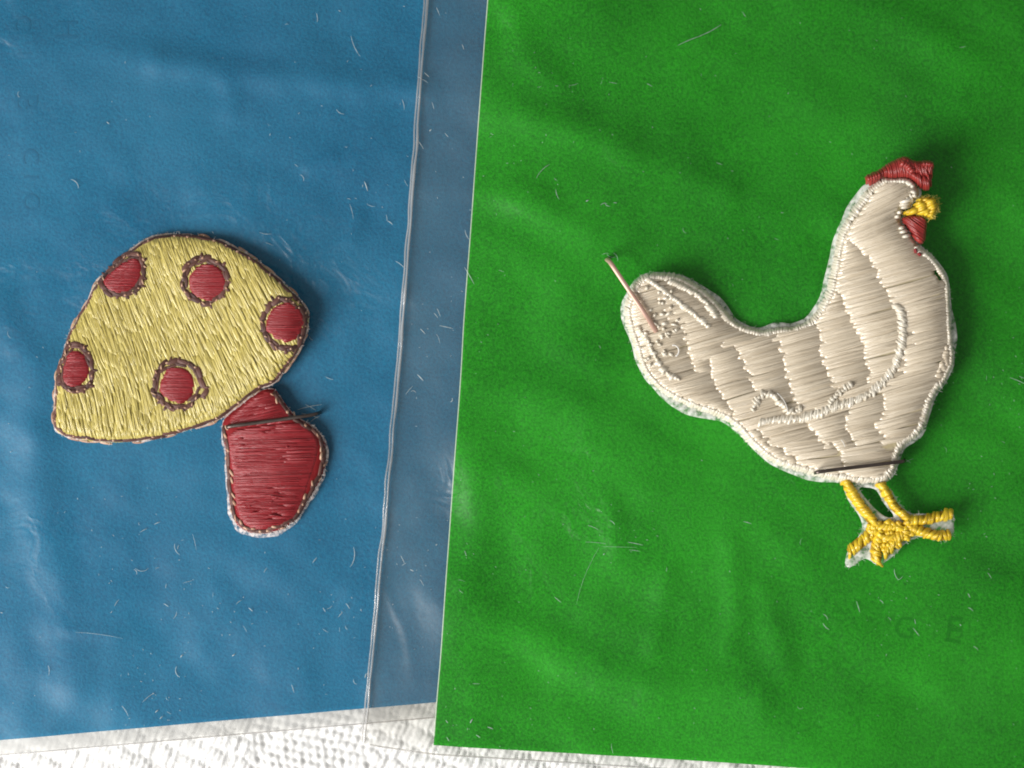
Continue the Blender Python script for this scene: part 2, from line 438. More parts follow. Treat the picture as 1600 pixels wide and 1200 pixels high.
# faint print showing through from the back of the papers
def ghost(ch, x, y, size, rot, zf, m, parent):
    cu = bpy.data.curves.new('print', 'FONT'); cu.body = ch; cu.size = 1; cu.align_x = 'CENTER'; cu.align_y = 'CENTER'
    cu.resolution_u = 3
    o = bpy.data.objects.new('print', cu); sc.collection.objects.link(o)
    dg = bpy.context.evaluated_depsgraph_get(); me = bpy.data.meshes.new_from_object(o.evaluated_get(dg))
    bpy.data.objects.remove(o); bpy.data.curves.remove(cu)
    co = np.array([v.co[:] for v in me.vertices]); F = [list(p.vertices) for p in me.polygons]
    bpy.data.meshes.remove(me)
    c, s = math.cos(rot), math.sin(rot)
    X = x + size * (co[:, 0] * c + co[:, 1] * s); Y = y + size * (co[:, 0] * s - co[:, 1] * c)
    mesh_obj('print', np.c_[X, Y, zf(X, Y) + .03], F, m, parent)
for ch, x, y, sz in (('G', 1411, 981, 48), ('E', 1487, 985, 58), ('E', 1556, 915, 50)):
    ghost(ch, x, y, sz, math.radians(8), z_green, M['green_print'], card_g)
for ch, x, y, sz in (('C', 33, 36, 38), ('I', 36, 84, 34), ('B', 38, 160, 52), ('C', 45, 244, 38), ('I', 45, 276, 32), ('O', 46, 316, 38), ('H', 102, 46, 46)):
    ghost(ch, x, y, sz, math.radians(90), z_blue, M['blue_print'], card_b)

# ------------------------------------------------------------------ threads
EE = np.array([0, .42, .88, 1, .88, .42, 0]); WW = np.array([.45, .85, 1, 1, 1, .85, .45])
AA = np.linspace(0, math.pi, 6)
class Threads:
    """stitches: arched, flattened strands from hole to hole, following the padding below"""
    def __init__(s, zf, sink=.20, tip=None): s.zf = zf; s.a = []; s.sink = sink; s.W = WW if tip is None else np.array([tip * .6, .5 + tip * .5, 1, 1, 1, .85, .45])
    def add(s, p0, p1, w, lift=.10, thick=.13, bow=0.0, tilt=0.0):
        s.a.append((p0[0], p0[1], p1[0], p1[1], w, lift, thick, bow, random.random(), tilt))
    def filaments(s, k, w=1.3):
        """fine single fibres lying on the strands"""
        for (x0, y0, x1, y1, wd, lift, thick, bow, r, tilt) in list(s.a):
            L = math.hypot(x1 - x0, y1 - y0) + 1e-6; nx, ny = -(y1 - y0) / L, (x1 - x0) / L
            for _ in range(k):
                o0 = random.uniform(-.42, .42) * wd; o1 = o0 + random.gauss(0, .16) * wd
                t0 = max(0, random.gauss(.02, .08)); t1 = 1 - max(0, random.gauss(.02, .08))
                h = thick * math.sqrt(max(.05, 1 - (2 * o0 / wd) ** 2))
                s.a.append((x0 + (x1 - x0) * t0 + nx * o0, y0 + (y1 - y0) * t0 + ny * o0, x0 + (x1 - x0) * t1 + nx * o1, y0 + (y1 - y0) * t1 + ny * o1,
                            w * random.uniform(.7, 1.5), lift + h + random.uniform(-.02, .02), .035, bow + random.gauss(0, .5), random.random(), tilt))
    def arrays(s, a=None):
        a = np.array(s.a if a is None else a); n = len(a)
        d = a[:, 2:4] - a[:, 0:2]; L = np.hypot(*d.T) + 1e-6; t = d / L[:, None]; nn = np.c_[-t[:, 1], t[:, 0]]
        e = np.minimum(.34, 6.5 / L); TT = np.c_[0 * e, e * .36, e, 0 * e + .5, 1 - e, 1 - e * .36, 0 * e + 1]
        C = a[:, None, 0:2] + d[:, None, :] * TT[:, :, None] + nn[:, None, :] * (a[:, 7, None] * np.sin(math.pi * TT))[..., None]
        off = np.cos(AA)[None, None] * (a[:, 4, None, None] / 2) * s.W[None, :, None]
        XY = C[:, :, None, :] + nn[:, None, None, :] * off[..., None]
        Zc = s.zf(C[..., 0].ravel(), C[..., 1].ravel()).reshape(C.shape[:2])
        Zo = s.zf(XY[..., 0].ravel(), XY[..., 1].ravel()).reshape(XY.shape[:3])
        Z = .5 * Zc[:, :, None] + .5 * Zo
        Z = Z + a[:, 5, None, None] * EE[None, :, None] - s.sink * (1 - EE)[None, :, None] + (a[:, 9, None] * (.5 - TT))[..., None] + a[:, 6, None, None] * np.sin(AA)[None, None] * (.5 + .5 * WW)[None, :, None] - .03
        V = np.concatenate([XY, Z[..., None]], -1).reshape(-1, 3)
        R, Cn = len(EE), len(AA); i = np.arange(R * Cn).reshape(R, Cn)
        q = np.c_[i[:-1, :-1].ravel(), i[:-1, 1:].ravel(), i[1:, 1:].ravel(), i[1:, :-1].ravel()]
        F = (q[None] + (np.arange(n) * R * Cn)[:, None, None]).reshape(-1, 4)
        U = np.broadcast_to((TT * L[:, None] / 14)[:, :, None], (n, R, Cn)); W = np.broadcast_to((AA / math.pi)[None, None], (n, R, Cn))
        return V, F, np.c_[U.ravel(), W.ravel()], np.repeat(a[:, 8], R * Cn)
    def build(s, name, m, parent, kind='stuff'):
        V, F, uv, r = s.arrays(); o = mesh_obj(name, V, F, m, parent, uv, r)
        if kind: o['kind'] = kind
        return o
    def build_each(s, name, m, parent):
        for a in s.a:
            V, F, uv, r = s.arrays([a]); mesh_obj(name, V, F, m, parent, uv, r)

def scan(poly, ang, pitch, breaks=(), maxlen=1e9, minlen=6, rand_len=None, jitter=.25, over=2.0, spread=2.5):
    """parallel rows of stitches over a polygon, broken at the given curves"""
    poly = np.asarray(poly, float); c, s = math.cos(ang), math.sin(ang)
    rot = lambda P: np.c_[P[:, 0] * c + P[:, 1] * s, -P[:, 0] * s + P[:, 1] * c]
    R = rot(poly); B = [rot(np.asarray(b, float)) for b in breaks]
    out = []
    def cuts(Q, v, closed):
        n = len(Q); r = []
        for i in range(n if closed else n - 1):
            a, b = Q[i], Q[(i + 1) % n]
            if (a[1] > v) != (b[1] > v): r.append(a[0] + (b[0] - a[0]) * (v - a[1]) / (b[1] - a[1]))
        return sorted(r)
    v = R[:, 1].min() + pitch * .5
    while v < R[:, 1].max():
        vv = v + random.uniform(-jitter, jitter) * pitch
        us = cuts(R, vv, True)
        for u0, u1 in zip(us[0::2], us[1::2]):
            if u1 - u0 < minlen: continue
            bs = sorted(u + random.uniform(-spread, spread) for b in B for u in cuts(b, vv, False) if u0 + 7 < u < u1 - 7)
            pts = [u0] + bs + [u1]; seq = [pts[0]]
            for q in pts[1:]:
                if q - seq[-1] < 5: continue
                seq.append(q)
            full = []
            for a, b in zip(seq[:-1], seq[1:]):
                if rand_len:
                    u = a - random.uniform(0, rand_len[0])
                    while u < b:
                        e = u + random.uniform(*rand_len); aa, bb = max(u, a), min(e, b)
                        if bb - aa > minlen: full.append((aa, bb))
                        u = e
                else:
                    k = max(1, math.ceil((b - a) / maxlen)); e = [a] + [a + (b - a) * (j + random.uniform(-.22, .22)) / k for j in range(1, k)] + [b]
                    full += list(zip(e[:-1], e[1:]))
            for a, b in full:
                a2, b2 = a - over, b + over
                dv = random.uniform(-.3, .3) * pitch
                out.append(((a2 * c - vv * s, a2 * s + vv * c), (b2 * c - (vv + dv) * s, b2 * s + (vv + dv) * c)))
        v += pitch
    return out

class Pad:
    """height map of a stuffed patch"""
    def __init__(s, poly, zbase, T, R, step=2.0):
        s.poly = np.asarray(poly, float); lo = s.poly.min(0) - 40; hi = s.poly.max(0) + 40; s.lo = lo; s.st = step
        nx = int((hi[0] - lo[0]) / step) + 2; ny = int((hi[1] - lo[1]) / step) + 2
        X, Y = np.meshgrid(lo[0] + np.arange(nx) * step, lo[1] + np.arange(ny) * step)
        d = seg_dist(X, Y, s.poly, True); ins = inside(X, Y, s.poly)
        k = np.clip(np.where(ins, d, 0) / R, 0, 1)
        s.base = zbase(X, Y); s.d = np.where(ins, d, -d)
        s.g = s.base + T * np.sqrt(np.clip(1 - (1 - k) ** 2, 0, 1)) * (1 + .10 * Noise2(60, 61)(X, Y))
    def samp(s, g, x, y):
        fx = np.clip((np.asarray(x, float) - s.lo[0]) / s.st, 0, g.shape[1] - 1.001); fy = np.clip((np.asarray(y, float) - s.lo[1]) / s.st, 0, g.shape[0] - 1.001)
        i = fx.astype(int); j = fy.astype(int); a = fx - i; b = fy - j
        return (g[j, i] * (1 - a) + g[j, i + 1] * a) * (1 - b) + (g[j + 1, i] * (1 - a) + g[j + 1, i + 1] * a) * b
    def top(s, x, y): return s.samp(s.g, x, y)
    def bottom(s, x, y): return s.samp(s.base, x, y)
    def depth(s, x, y): return s.samp(s.d, x, y)

def fill_mesh(name, poly, step, zf, m, parent, thick, holes=(), scale=1.0, skip=()):
    """closed-rim sheet over any outline"""
    P = resample(poly, step, True); lo, hi = P.min(0), P.max(0)
    gx, gy = np.meshgrid(np.arange(lo[0], hi[0], step * 1.3), np.arange(lo[1], hi[1], step * 1.3)); gx = gx.ravel(); gy = gy.ravel()
    ok = inside(gx, gy, P) & (seg_dist(gx, gy, P, True) > step * .6)
    pts = [Vector(p) for p in P]; n = len(P); edges = [(i, (i + 1) % n) for i in range(n)]
    for H in holes:
        h = resample(H, step, True); ok &= ~inside(gx, gy, h); ok &= seg_dist(gx, gy, h, True) > step * .5
        k = len(pts); pts += [Vector(p) for p in h]; edges += [(k + i, k + (i + 1) % len(h)) for i in range(len(h))]
    pts += [Vector((a, b)) for a, b in zip(gx[ok], gy[ok])]
    v, e, f, *_ = delaunay_2d_cdt(pts, edges, [], 1, 1e-4)
    XY = np.array([p[:] for p in v]); F = []
    C = np.array([XY[list(t)].mean(0) for t in f]); keep = inside(C[:, 0], C[:, 1], P)
    for h in list(holes) + list(skip): keep &= ~inside(C[:, 0], C[:, 1], np.asarray(h, float))
    F = [list(t)[::-1] for t, k in zip(f, keep) if k]
    Z = zf(XY[:, 0], XY[:, 1]); V = np.c_[XY, Z]
    cnt = {}
    for t in F:
        for a, b in zip(t, t[1:] + t[:1]): cnt[(a, b)] = 1
    rim = [(a, b) for (a, b) in cnt if (b, a) not in cnt]
    lo_ = V.copy(); lo_[:, 2] -= thick; nV = len(V)
    F = F + [[b, a, a + nV, b + nV] for a, b in rim]
    return mesh_obj(name, np.vstack([V, lo_]), F, m, parent, scale=scale)

def hairs(name, roots, zf, m, parent, length=(4, 12), r=.35, spread=.9, up=.25, kind='stuff'):
    """roots: (x, y, dx, dy) — thin curved fibres, three-sided"""
    V = []; F = []; NS = 5
    for (x, y, dx, dy) in roots:
        a = math.atan2(dy, dx) + random.gauss(0, spread); L = random.uniform(*length); curl = random.gauss(0, 1.1)
        z0 = float(zf(x, y)); zu = random.uniform(0, up); k0 = len(V); px, py = x, y
        for i in range(NS):
            t = i / (NS - 1); aa = a + curl * t
            if i: px += math.cos(aa) * L / (NS - 1); py += math.sin(aa) * L / (NS - 1)
            z = z0 + zu * math.sin(t * 2.0); rr = r * (1 - .5 * t)
            for k in range(3):
                b = k * 2.0944; V.append((px - math.sin(aa) * rr * math.cos(b), py + math.cos(aa) * rr * math.cos(b), z + rr / S * math.sin(b)))
        for i in range(NS - 1):
            for k in range(3):
                p = k0 + i * 3; F.append([p + k, p + (k + 1) % 3, p + 3 + (k + 1) % 3, p + 3 + k])
    o = mesh_obj(name, np.array(V), F, m, parent)
    if kind: o['kind'] = kind
    return o

def edge_roots(P, n, seed=0, where=None):
    P = resample(P, 2.0, True); T, N = normals(P); s = 1 if area(P) > 0 else -1; r = []
    while len(r) < n:
        i = random.randrange(len(P))
        if where and random.random() > where(P[i][0], P[i][1]): continue
        r.append((P[i][0] - N[i][0] * s * 2, P[i][1] - N[i][1] * s * 2, N[i][0] * s, N[i][1] * s))
    return r

def satin(th, P, width, pitch, slant=0.0, lift=.2, thick=.14, w=None, closed=False, jit=.15, inner=0):
    """stitches laid across a line"""
    Q = resample(P, pitch, closed); T, N = normals(Q, closed)
    for i, p in enumerate(Q):
        wd = (width[i * len(width) // len(Q)] if np.ndim(width) else width) * random.uniform(1 - jit, 1 + jit)
        d = N[i] * math.cos(slant) + T[i] * math.sin(slant)
        c = p + np.array([random.gauss(0, .5), random.gauss(0, .5)])
        th.add(c - d * wd / 2, c + d * wd / 2, (w or pitch * 1.35) * random.uniform(.9, 1.15), lift, thick)

def along(th, P, seg, w, closed=False, lift=.12, thick=.16, gap=1.0, wob=1.2, keep=1.0):
    """running stitches laid end to end along a line"""
    Q = resample(P, seg, closed); n = len(Q)
    for i in range(n if closed else n - 1):
        a = Q[i]; b = Q[(i + 1) % n]; d = (b - a) / (np.hypot(*(b - a)) + 1e-9); nn = np.array([-d[1], d[0]])
        if random.random() > keep: continue
        th.add(a - d * gap + nn * random.gauss(0, wob), b + d * gap + nn * random.gauss(0, wob), w * random.uniform(.85, 1.2), lift, thick, random.gauss(0, .8))
    return Q

# ================================================================== mushroom patch
cap = smooth_poly([(103,520),(118,493),(132,472),(144,441),(165,423),(180,409),(198,391),(214,379),(232,369),(255,364),(282,365),(312,368),(342,374),(365,386),(387,397),(404,409),(425,428),(447,446),(470,470),(483,490),(481,509),(474,532),(461,557),(444,578),(426,601),(403,606),(380,627),(357,643),(341,655),(325,661),(292,672),(260,681),(240,686),(210,690),(180,692),(150,691),(120,687),(94,681),(80,670),(80,647),(82,613),(83,595),(90,570),(95,547)], True, 1)
stem = smooth_poly([(343,668),(345,685),(350,710),(351,743),(353,768),(357,800),(363,819),(378,831),(398,837),(427,834),(452,821),(468,805),(479,785),(493,763),(506,735),(510,704),(502,679),(485,664),(462,652),(445,633),(433,614),(424,604),(400,612),(372,634),(348,652)], True, 1)
def mush_lift(x, y): return 1.5 * smooth((np.asarray(x) - 230) / 260) * smooth((760 - np.asarray(y)) / 240) + .25 * smooth((np.asarray(x) - 300) / 120)
MS = 1 - 1.9 / D
def mush_base(x, y):
    return film_blue(800 + (np.asarray(x) - 800) * MS, 600 + (np.asarray(y) - 600) * MS) + .04 + mush_lift(x, y)
cp = Pad(cap, mush_base, .95, 20); sp_ = Pad(stem, mush_base, .80, 22)
mush = empty('mushroom_patch', 0, 0)
tag(mush, 'embroidered mushroom patch with yellow cap, red spots and red stem on blue sheet', 'patch')
_mo = mesh_obj
def mesh_obj(name, V, F, m, parent=None, uv=None, rnd=None, smooth=True, scale=1.0):
    return _mo(name, V, F, m, parent, uv, rnd, smooth, CUR if CUR else scale)
CUR = MS

nf = Noise2(14, 71)
capR = resample(cap, 5, True)
fill_mesh('backing', offset(capR, 1.2 + 2.2 * nf(capR[:, 0], capR[:, 1])), 7, lambda x, y: mush_base(x, y) + .12, M['fluff'], mush, .10)
stR = resample(stem, 5, True)
low = np.clip((stR[:, 1] - 640) / 60, 0, 1)
fill_mesh('backing', offset(stR, low * (3.0 + 3.0 * nf(stR[:, 0], stR[:, 1]) + 3.5 * np.clip((stR[:, 1] - 800) / 25, 0, 1))), 7, lambda x, y: mush_base(x, y) + .10, M['fluff'], mush, .10)
cap_o = fill_mesh('cap', cap, 5, lambda x, y: cp.top(x, y) - .06, M['yellow_pad'], mush, .5)
stem_o = fill_mesh('stem', stem, 5, lambda x, y: sp_.top(x, y) - .06, M['red_pad'], mush, .4)

# spots: red field outline and ring outline
def blob(cx, cy, rx, ry, rot=0, n=22, seed=0, amp=.05):
    g = np.random.default_rng(seed); a = np.linspace(0, 2 * math.pi, n, endpoint=False); r = 1 + g.normal(0, amp, n)
    x = rx * r * np.cos(a); y = ry * r * np.sin(a); c, s = math.cos(rot), math.sin(rot)
    return np.c_[cx + x * c - y * s, cy + x * s + y * c]
spotA = smooth_poly([(208,403),(218,408),(219,424),(214,441),(200,453),(182,456),(168,452),(157,440),(166,427),(188,411)], True, 1)
spotD = smooth_poly([(105,549),(124,548),(137,569),(135,590),(120,603),(96,601),(94,580),(98,562)], True, 1)
spots = [
    ('red spot with brown ring on the upper rim of the cap', spotA, smooth_poly([(198,394),(214,395),(224,406),(225,425),(219,446),(203,459),(182,462),(166,458),(150,444),(162,427),(182,408)], True, 1)),
    ('round red spot with brown ring near the top of the cap', blob(323, 440, 28.5, 28, 0, 20, 1), blob(319, 438, 36.5, 36, 0, 22, 2, .03)),
    ('red spot with brown ring at the pointed end of the cap', blob(447, 504, 29, 30, 0, 20, 3), smooth_poly([(408,508),(414,488),(425,470),(440,464),(456,470),(470,482),(477,500),(474,520),(466,538),(449,549),(430,544),(416,528)], True, 1)),
    ('red spot with brown ring on the broad lower rim of the cap', spotD, smooth_poly([(102,541),(118,536),(134,545),(143,565),(142,590),(134,608),(118,612),(100,610),(89,600),(90,575),(96,555)], True, 1)),
    ('round red spot with brown ring in the lower middle of the cap', blob(276, 601, 27, 27.5, 0, 20, 5), blob(276, 601, 41, 36, .1, 22, 6, .04)),
]
# yellow filling
th = Threads(cp.top, .10)
ang0 = math.radians(70)
def in_red(x, y): return any(inside(np.array(x), np.array(y), offset(resample(s[1], 4, True), -5)) for s in spots)
for p0, p1 in scan(offset(resample(cap, 4, True), -3), ang0, 2.5, rand_len=(14, 60), jitter=.5, over=3):
    mx, my = (p0[0] + p1[0]) / 2, (p0[1] + p1[1]) / 2
    if in_red(mx, my): continue
    d = math.radians(-8) * smooth(np.array((mx - 200) / 230)) + math.radians(11) * smooth(np.array((my - 560) / 110)) + random.gauss(0, .045)
    c, s = math.cos(d), math.sin(d); r = lambda p: (mx + (p[0] - mx) * c - (p[1] - my) * s, my + (p[0] - mx) * s + (p[1] - my) * c)
    a, b = r(p0), r(p1)
    dp = cp.depth(np.array([a[0], b[0]]), np.array([a[1], b[1]]))
    if dp.min() < -1: continue
    th.add(a, b, random.uniform(3.4, 5.2), random.uniform(.03, .08), random.uniform(.05, .085), random.gauss(0, .6))
th.filaments(1)
o = th.build('yellow_stitching', M['yellow'], cap_o)

# brown cap outline, running stitches and tan couching
cap_in = offset(resample(cap, 4, True), -2.8)
ol = empty('cap_outline', 0, 0); ol.parent = mush
th = Threads(cp.top, .06); along(th, cap_in, 22, 5.6, True, .03, .13, 3.0, .9); th.build_each('stitch', M['brown'], ol)
th = Threads(cp.top)
Q = resample(cap_in, 21, True); T, N = normals(Q)
for i, p in enumerate(Q):
    if random.random() < .7:
        d = T[i] * .8 + N[i] * random.uniform(-.9, .9); L = random.uniform(3.5, 6)
        th.add(p - d * L, p + d * L, random.uniform(2.2, 3.4), .16, .10)
th.build('tan_stitching', M['tan'], ol)
cap_out = offset(resample(cap, 4, True), .8)
th = Threads(cp.top); along(th, cap_out, 17, 3.6, True, -.1, .16, 1.5, 1.0, .75); th.build('tan_stitching', M['tan'], ol)

for k, (lab, red, ring) in enumerate(spots):
    root = empty('spot', 0, 0); root.parent = mush; root['label'] = lab
    zs = lambda x, y: cp.top(x, y) + .16
    fill_mesh('underlay', red, 5, lambda x, y: cp.top(x, y) + .12, M['red_pad'], root, .2)
    th = Threads(zs)
    for p0, p1 in scan(red, math.radians(random.uniform(-4, 4)), 2.5, jitter=.3, over=2.5, minlen=4):
        th.add(p0, p1, 4.4 * random.uniform(.9, 1.15), random.uniform(.08, .11), .06, random.gauss(0, .3))
    th.filaments(1, 1.1)
    th.build('red_stitching', M['red'], root)
    R = resample(ring, 3, True)
    dd = cp.depth(R[:, 0], R[:, 1])
    th = Threads(lambda x, y: cp.top(x, y) + .10, .05)
    along(th, offset(R, -.3), 16, 7.8, True, .06, .10, 2.2, 2.0)
    along(th, offset(R, -4.5), 16.0, 5.0, True, .04, .09, 3.0, 1.8, .75)
    Q = resample(R, 13, True); T, N = normals(Q); sg = 1 if area(Q) > 0 else -1
    for i, p in enumerate(Q):
        if random.random() < .55:
            d = N[i] * sg + T[i] * random.gauss(0, .5); th.add(p - d * 2, p + d * random.uniform(5, 9), random.uniform(3.2, 5.5), .05, .09)
    th.build_each('ring_stitch', M['brown'], root)
    th = Threads(lambda x, y: cp.top(x, y) + .16)
    Q = resample(R, 12, True); T, N = normals(Q)
    for i, p in enumerate(Q):
        if random.random() < .6:
            d = T[i] * random.uniform(.3, 1) + N[i] * random.uniform(-.8, .8); L = random.uniform(3, 6)
            th.add(p - d * L, p + d * L, random.uniform(2.0, 3.2), .18, .10)
    th.build('tan_stitching', M['tan'], root)

# stem
red_stem = smooth_poly([(354,676),(400,668),(468,661),(484,673),(495,686),(496,702),(490,727),(478,760),(470,790),(457,812),(430,823),(410,827),(390,826),(374,815),(366,793),(361,760),(359,727),(354,702)], True, 1)
collar = smooth_poly([(356,655),(372,641),(398,620),(424,609),(436,626),(452,648),(462,657),(430,661),(395,664),(360,668)], True, 1)
def red_field(poly, ang, par, name):
    th = Threads(sp_.top)
    for p0, p1 in scan(poly, math.radians(ang), 2.5, jitter=.2, over=2.5, minlen=4):
        # a row is one long strand, here and there two
        if math.dist(p0, p1) > 70 and random.random() < .35:
            t = random.uniform(.3, .7); q = (p0[0] + (p1[0] - p0[0]) * t, p0[1] + (p1[1] - p0[1]) * t)
            th.add(p0, q, 4.5, .10, .06, random.gauss(0, .2)); th.add(q, p1, 4.5, .10, .06, random.gauss(0, .2))
        else: th.add(p0, p1, 4.5 * random.uniform(.85, 1.15), random.uniform(.08, .11), .06, random.gauss(0, .2))
    for _ in range(int(abs(area(np.asarray(poly))) / 1100)):     # loose short floats
        x, y = random.uniform(poly[:, 0].min(), poly[:, 0].max()), random.uniform(poly[:, 1].min(), poly[:, 1].max())
        if inside(np.array(x), np.array(y), poly) and seg_dist(np.array(x), np.array(y), poly, True) > 8:
            L = random.uniform(3, 16); a = math.radians(ang) + random.gauss(0, .15)
            th.add((x - math.cos(a) * L, y - math.sin(a) * L), (x + math.cos(a) * L, y + math.sin(a) * L), random.uniform(2, 3.4), .16, .09)
    th.filaments(1, 1.1)
    return th.build(name, M['red'], par)
red_field(red_stem, -2, stem_o, 'red_stitching')
fill_mesh('collar', collar, 5, lambda x, y: sp_.top(x, y) - .02, M['red_pad'], mush, .2)
red_field(collar, -14, stem_o, 'red_stitching')
so = empty('stem_outline', 0, 0); so.parent = mush
stem_line = np.array([p for p in offset(resample(stem, 4, True), -4.5) ])
i0 = int(np.argmin(np.hypot(stem_line[:, 0] - 345, stem_line[:, 1] - 668))); stem_line = np.roll(stem_line, -i0, 0)
if stem_line[10][1] < stem_line[0][1]: stem_line = np.vstack([stem_line[:1], stem_line[1:][::-1]])
i1 = int(np.argmin(np.hypot(stem_line[:, 0] - 428, stem_line[:, 1] - 610)))
sl = stem_line[:i1]
th = Threads(sp_.top, .06); along(th, sl, 20, 6.2, False, .04, .13, 3.0, 1.3); th.build_each('stitch', M['brown'], so)
th = Threads(sp_.top); T, N = normals(resample(sl, 12), False)
for i, p in enumerate(resample(sl, 12)):
    if random.random() < .75:
        d = T[i] + N[i] * random.uniform(-.7, .7); L = random.uniform(4, 7); s_ = random.choice((-4, 3.5, 0)) * N[i]
        th.add(p - d * L + s_, p + d * L + s_, random.uniform(2.6, 4.4), .14, .13)
th.build('tan_stitching', M['tan'], so)
hairs('fuzz', edge_roots(cap, 300) + edge_roots(stem, 160, where=lambda x, y: 1 if y > 660 else 0), lambda x, y: mush_base(x, y) + .15, M['fuzz'], mush, (2.5, 8), .28, .9, .3)
hairs('fuzz', edge_roots(np.array(sl), 220, where=lambda x, y: 1 if y > 800 else .25), lambda x, y: mush_base(x, y) + .12, M['fuzz'], mush, (4, 12), .3, .9, .25)

# ================================================================== chicken patch
CS = 1 - 3.6 / D; CUR = CS
body = smooth_poly([(1391,277),(1379,276),(1366,284),(1352,297),(1342,311),(1331,326),(1320,345),(1312,362),(1307,380),(1303,410),(1298,432),(1295,453),(1287,469),(1279,484),(1267,499),(1250,505),(1238,509),(1226,508),(1212,510),(1200,514),(1190,513),(1177,510),(1165,506),(1152,500),(1140,486),(1125,469),(1110,455),(1092,443),(1076,434),(1057,427),(1040,425),(1021,425),(1006,428),(995,436),(986,448),(982,460),(977,472),(975,485),(977,500),(983,521),(991,541),(998,568),(1008,588),(1024,606),(1042,619),(1066,632),(1092,642),(1114,649),(1135,657),(1155,673),(1168,690),(1188,709),(1204,722),(1219,729),(1240,736),(1265,742),(1286,749),(1306,752),(1335,756),(1370,757),(1389,751),(1399,739),(1404,725),(1406,712),(1413,698),(1437,682),(1446,668),(1451,655),(1456,640),(1460,624),(1468,610),(1479,595),(1486,579),(1491,570),(1491,553),(1489,535),(1487,515),(1486,494),(1485,468),(1484,442),(1477,425),(1466,411),(1456,399),(1444,390),(1431,376),(1420,363),(1410,350),(1406,338),(1412,328),(1428,316),(1438,306),(1436,296),(1428,285),(1418,277),(1405,276)], True, 1)
def chick_lift(x, y):
    x = np.asarray(x, float); y = np.asarray(y, float)
    return 2.0 * smooth((x - 1180) / 300) + 1.3 * smooth((480 - y) / 240) * smooth((x - 1200) / 150) - .6 * smooth((y - 690) / 160) + 1.8 * smooth((1160 - x) / 150) * smooth((560 - y) / 120)
def chick_base(x, y):
    return film_green(800 + (np.asarray(x) - 800) * CS, 600 + (np.asarray(y) - 600) * CS) + .04 + chick_lift(x, y)
bp_ = Pad(body, chick_base, 1.0, 24)
chick = empty('chicken_patch', 0, 0)
tag(chick, 'embroidered white chicken patch with red comb and yellow feet on green sheet', 'patch')
slits = [np.array([(1448,403),(1458,411),(1468,424),(1475,440),(1479,458),(1480,468),(1474,462),(1468,444),(1459,427),(1450,413)], float),
         np.array([(1478,540),(1477,552),(1473,568),(1467,580),(1463,588),(1460,584),(1465,570),(1469,556),(1472,544)], float)]
bR = resample(body, 5, True)
nn_ = Noise2(22, 81)(bR[:, 0], bR[:, 1])
extra = 1.5 + 1.5 * nn_
def bump_at(cx, cy, r, h): return h * np.exp(-((bR[:, 0] - cx) ** 2 + (bR[:, 1] - cy) ** 2) / r ** 2)
extra += bump_at(1075, 640, 45, 10) + bump_at(1335, 310, 38, 7) + bump_at(1295, 440, 55, 6) + bump_at(1490, 515, 26, 8) + bump_at(1218, 508, 22, 5) + bump_at(1132, 470, 22, 5) + bump_at(982, 490, 26, 5) + bump_at(1262, 744, 34, 7) + bump_at(1440, 678, 22, 3)
fill_mesh('backing', offset(bR, extra), 6, lambda x, y: chick_base(x, y) + .16, M['net'], chick, .06, skip=slits)
body_o = fill_mesh('body', offset(bR, -2.5), 5, lambda x, y: bp_.top(x, y) - .08, M['cream_pad'], chick, .5, skip=slits)

breaks = [
    [(1150,536),(1154,550),(1158,562),(1170,579),(1176,592),(1178,614)],
    [(1218,535),(1222,546),(1226,556),(1230,586),(1236,598),(1240,618),(1246,636)],
    [(1276,505),(1280,518),(1286,534),(1284,544),(1288,558),(1288,574),(1294,586),(1302,600),(1308,612)],
    [(1306,442),(1316,462),(1320,475),(1327,496),(1337,510),(1344,530),(1351,547),(1353,562),(1359,580),(1357,598)],
    [(1318,362),(1332,380),(1344,392),(1356,402),(1372,430),(1382,450),(1395,470),(1403,492)],
    [(1381,612),(1380,635),(1382,647),(1368,662),(1375,675),(1386,690)],
    [(1326,638),(1324,650),(1322,667),(1332,682),(1338,700)],
    [(1258,658),(1266,668),(1276,680),(1288,700)],
    [(1066,510),(1074,536),(1080,560),(1092,585)],
    [(1108,560),(1120,604),(1132,630),(1150,650)],
    [(1186,672),(1200,690),(1222,706),(1250,722)],
    [(1300,690),(1312,712),(1322,735)],
]
breaks = [smooth_poly(b, False, 1) for b in breaks] + [np.vstack([s, s[:1]]) for s in slits]
fillp = offset(resample(body, 4, True), -8.5)
th = Threads(bp_.top, .26, .5)
for p0, p1 in scan(fillp, math.radians(-16), 4.7, breaks=breaks, maxlen=104, minlen=8, jitter=.35, over=1.5, spread=4.5):
    L_s = math.dist(p0, p1); p1 = (p1[0] + (p1[0] - p0[0]) / L_s * 4, p1[1] + (p1[1] - p0[1]) / L_s * 4)
    mx, my = (p0[0] + p1[0]) / 2, (p0[1] + p1[1]) / 2
    if any(inside(np.array(q[0]), np.array(q[1]), s) for q in ((mx, my),) for s in slits): 
        continue
    d = random.gauss(0, .02) + math.radians(7) * float(smooth(np.array((my - 640) / 90))) * (1 if mx > 1250 else 0) - math.radians(9) * float(smooth(np.array((430 - my) / 120)))
    c, s = math.cos(d), math.sin(d); r = lambda p: (mx + (p[0] - mx) * c - (p[1] - my) * s, my + (p[0] - mx) * s + (p[1] - my) * c)
    if random.random() < .02 and L_s < 55: continue
    th.add(r(p0), r(p1), random.uniform(6.4, 8.4), random.uniform(.06, .13), random.uniform(.11, .15), random.gauss(0, .7), random.uniform(.10, .18))
th.filaments(4, 1.15)
th.build('cream_stitching', M['cream'], body_o)

